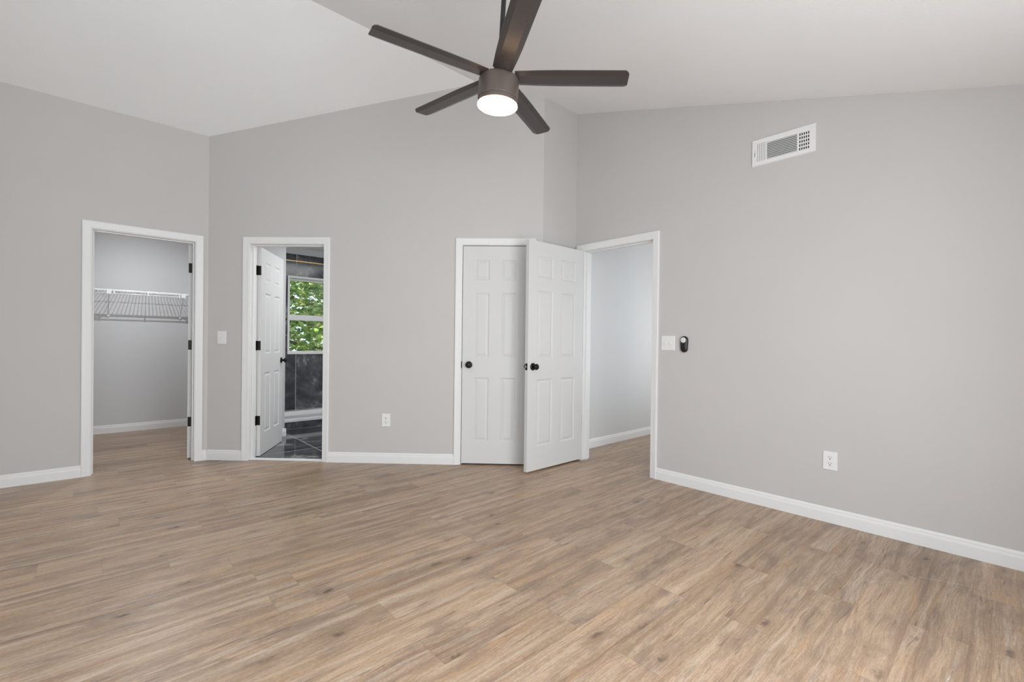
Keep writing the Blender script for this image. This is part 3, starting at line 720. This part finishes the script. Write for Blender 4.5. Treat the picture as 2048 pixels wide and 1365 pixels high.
# ---------------------------------------------------------------- outlets and switches
def plate_bm(g, w_, h_, holes=()):
    bm = bmesh.new(); t0, t1, bv = 0.0005, 0.0062, 0.003
    o = [(-w_/2, -h_/2), (w_/2, -h_/2), (w_/2, h_/2), (-w_/2, h_/2)]; q = [(x-math.copysign(bv, x), z-math.copysign(bv, z)) for x, z in o]
    a = [bm.verts.new(g(x, t0, z)) for x, z in o]; m_ = [bm.verts.new(g(x, t0+0.0025, z)) for x, z in o]; b = [bm.verts.new(g(x, t1, z)) for x, z in q]
    for i in range(4):
        j = (i+1) % 4; bm.faces.new((a[i], a[j], m_[j], m_[i])); bm.faces.new((m_[i], m_[j], b[j], b[i]))
    bm.faces.new(b); bm.faces.new(a)
    return bm
def outlet(fr, s, z, sgn, label):
    e = tag(empty('wall_outlet', fr(s, 0, z)), label, 'outlet', 'duplex wall outlets')
    g = lambda a, n, zz: fr(s+sgn*a, n, z+zz)-e.location
    obj('cover_plate', plate_bm(g, 0.080, 0.120), M['plastic'], e)
    for dz in (0.0195, -0.0195):
        bm = bmesh.new(); pts = []
        for k in range(28):
            t_ = 2*math.pi*k/28; pts.append((0.0172*math.cos(t_), max(-0.0135, min(0.0135, 0.0172*math.sin(t_)))))
        prism(bm, pts, lambda x, zz: g(x, 0.0063, dz+zz), lambda x, zz: g(x*0.97, 0.0078, dz+zz*0.97))
        r_ = obj('receptacle', bm, M['plastic'], e)
        bm = bmesh.new()
        box(bm, (-0.0078, 0.0079, dz+0.0005), (-0.0052, 0.0083, dz+0.0098), g); box(bm, (0.0052, 0.0079, dz+0.0015), (0.0074, 0.0083, dz+0.0088), g)
        lathe(bm, [(0.0034, 0.0079), (0.0034, 0.0083)], 12, lambda x, y, zz: g(x, zz, dz-0.0072+y))
        obj('slots', bm, M['slot'], r_)
    bm = bmesh.new(); lathe(bm, [(0.003, 0.0063), (0.0022, 0.0074), (0, 0.0076)], 12, lambda x, y, zz: g(x, zz, y)); obj('screw', bm, M['plastic'], e)
outlet(F_B, 1.700, 0.402, 1, 'white duplex outlet low on the back wall right of the bathroom doorway')
outlet(F_R, 0.798, 0.399, -1, 'white duplex outlet low on the long right wall')
def switch(fr, s, z, sgn, gangs, w_, label):
    e = tag(empty('light_switch', fr(s, 0, z)), label, 'light switch')
    g = lambda a, n, zz: fr(s+sgn*a, n, z+zz)-e.location
    obj('cover_plate', plate_bm(g, w_, 0.122), M['plastic'], e)
    for c in gangs:
        bm = bmesh.new(); box(bm, (c-0.0055, 0.0063, -0.0125), (c+0.0055, 0.0072, 0.0125), g); obj('toggle_slot', bm, M['plastic'], e)
        bm = bmesh.new(); prism(bm, [(0.0072, -0.009), (0.0072, 0.009), (0.0185, -0.0015), (0.0165, -0.0085)], lambda n, zz: g(c-0.0042, n, zz), lambda n, zz: g(c+0.0042, n, zz)); obj('toggle', bm, M['plastic'], e)
        for dz in (0.030, -0.030):
            bm = bmesh.new(); lathe(bm, [(0.003, 0.0063), (0.0022, 0.0073), (0, 0.0075)], 12, lambda x, y, zz: g(c+x, zz, dz+y)); obj('screw', bm, M['plastic'], e)
switch(F_B, 0.1363, 1.154, 1, (0,), 0.084, 'single white toggle switch between the closet and bathroom doorways')
switch(F_R, 1.940, 1.149, -1, (-0.023, 0.023), 0.121, 'double white toggle switch right of the entry doorway')
# fan remote in its wall cradle
e = tag(empty('fan_remote', (UR, 1.796, 1.141)), 'black fan remote with a round white button pad on the right wall', 'remote control')
g = lambda a, n, z: F_R(1.796-a, n, 1.141+z)-e.location
def capsule(w_, h_, n=36, skew=0.0):
    pts = []; r = w_/2
    for k in range(n):
        t_ = 2*math.pi*k/n; x, z = r*math.cos(t_), r*math.sin(t_)
        pts.append((x*(1+0.04*math.copysign(1, z)), z+math.copysign(h_/2-r, z)))
    return pts
bm = bmesh.new(); lv = [(1.0, 0.0006), (1.03, 0.006), (1.0, 0.014), (0.92, 0.019), (0.80, 0.021)]
base = capsule(0.060, 0.130); rings = [[bm.verts.new(g(x*k, n_, z*(1-(1-k)*0.55))) for x, z in base] for k, n_ in lv]
for a_, b_ in zip(rings, rings[1:]):
    for i in range(len(base)): bm.faces.new((a_[i], a_[(i+1) % len(base)], b_[(i+1) % len(base)], b_[i]))
bm.faces.new(rings[0]); bm.faces.new(rings[-1])
smooth_angle(obj('body', bm, M['rubber'], e), 60)
bm = bmesh.new(); lathe(bm, [(0.0215, 0.0205), (0.0215, 0.0225), (0.019, 0.0237), (0, 0.0242)], 36, lambda x, y, z: g(x-0.002, z, y+0.0335))
pad = smooth_angle(obj('button_pad', bm, M['plastic'], e), 40); pad['label'] = 'round white button pad'
bm = bmesh.new()
for x, z, w_, h_ in ((0.0, 0.0135, 0.009, 0.0022), (-0.0115, 0, 0.009, 0.002), (0.0095, 0, 0.009, 0.002), (-0.001, -0.001, 0.005, 0.004)):
    box(bm, (x-0.002-w_/2, 0.0236, 0.0335+z-h_/2), (x-0.002+w_/2, 0.0246, 0.0335+z+h_/2), g)
prism(bm, [(-0.005, 0.0225), (0.001, 0.0225), (-0.002, 0.018)], lambda x, z: g(x, 0.0236, z), lambda x, z: g(x, 0.0246, z))
obj('button_marks', bm, M['ink'], pad)

# ---------------------------------------------------------------- garden outside the bathroom window
bm = bmesh.new(); box(bm, (-6, 7.6, -0.5), (14, 24, -0.4)); struct(obj('ground', bm, M['soil']), 'lawn outside the bathroom window', 'ground')
LEAF = [(0, 0), (0.30, 0.18), (0.52, 0.14), (0.42, 0.40), (0.30, 0.52), (0.34, 0.74), (0.14, 0.70), (0, 1.0), (-0.14, 0.70), (-0.34, 0.74), (-0.30, 0.52), (-0.42, 0.40), (-0.52, 0.14), (-0.30, 0.18)]
def tree(base, lo, hi, nleaf, size, label, seed):
    rnd = random.Random(seed)
    e = tag(empty('shade_tree', base), label, 'tree', 'trees outside the bathroom window')
    B = Vector(base); bm = bmesh.new()
    top = Vector((B.x+0.3, B.y, hi[2]-0.4))
    ctr = (Vector(lo)+Vector(hi))/2
    segs = [(B, top, 0.13)]
    for k in range(9):
        h = 0.25+0.07*k; s_ = B.lerp(top, h)
        segs.append((s_, Vector((rnd.uniform(lo[0], hi[0]), rnd.uniform(lo[1], hi[1]), s_.z+rnd.uniform(0.1, 0.9))), 0.035))
    for a_, b_, r in segs: tube(bm, [a_-B, a_.lerp(b_, 0.5)+Vector((rnd.uniform(-.1, .1), rnd.uniform(-.1, .1), 0.05))-B, b_-B], r, 8)
    obj('trunk', bm, M['bark'], e)
    bm = bmesh.new()
    # leaves sit in drooping sprays, leaving gaps of shade and sky
    sprays = [Vector((rnd.uniform(lo[0], hi[0]), rnd.uniform(lo[1], hi[1]), rnd.uniform(lo[2], hi[2]))) for _ in range(nleaf//16)]
    for c in sprays:
        tilt = Vector((rnd.gauss(0, 0.3), -0.35+rnd.gauss(0, 0.3), 1)).normalized()
        for _ in range(16):
            p = c+Vector((rnd.gauss(0, 0.17), rnd.gauss(0, 0.17), rnd.gauss(0, 0.06)))
            nrm = (tilt+Vector((rnd.gauss(0, 0.35), rnd.gauss(0, 0.35), 0))).normalized()
            dr = Vector((rnd.gauss(0, 1), rnd.gauss(0, 1), -0.3)); dr = (dr-nrm*dr.dot(nrm)).normalized(); sd = nrm.cross(dr)
            s_ = size*rnd.uniform(0.6, 1.25); vs = []
            for x, y in LEAF:
                q = p+sd*(x*s_)+dr*((y-0.4)*s_)-nrm*(abs(x)*s_*0.25*rnd.uniform(0.6, 1.2)+(y-0.4)**2*s_*0.35)
                vs.append(bm.verts.new(q-B))
            bm.faces.new(vs)
    f = obj('foliage', bm, M['leaf'], e); f['kind'] = 'stuff'
tree((4.6, 10.9, -0.4), (2.2, 9.2, -0.1), (5.4, 10.9, 4.4), 9500, 0.115, 'nearer leafy tree filling the bathroom window with bright green leaves', 3)
tree((5.6, 13.2, -0.4), (2.6, 12.0, -0.2), (7.4, 14.4, 5.4), 8000, 0.17, 'farther leafy tree standing behind the nearer one outside the bathroom window', 5)
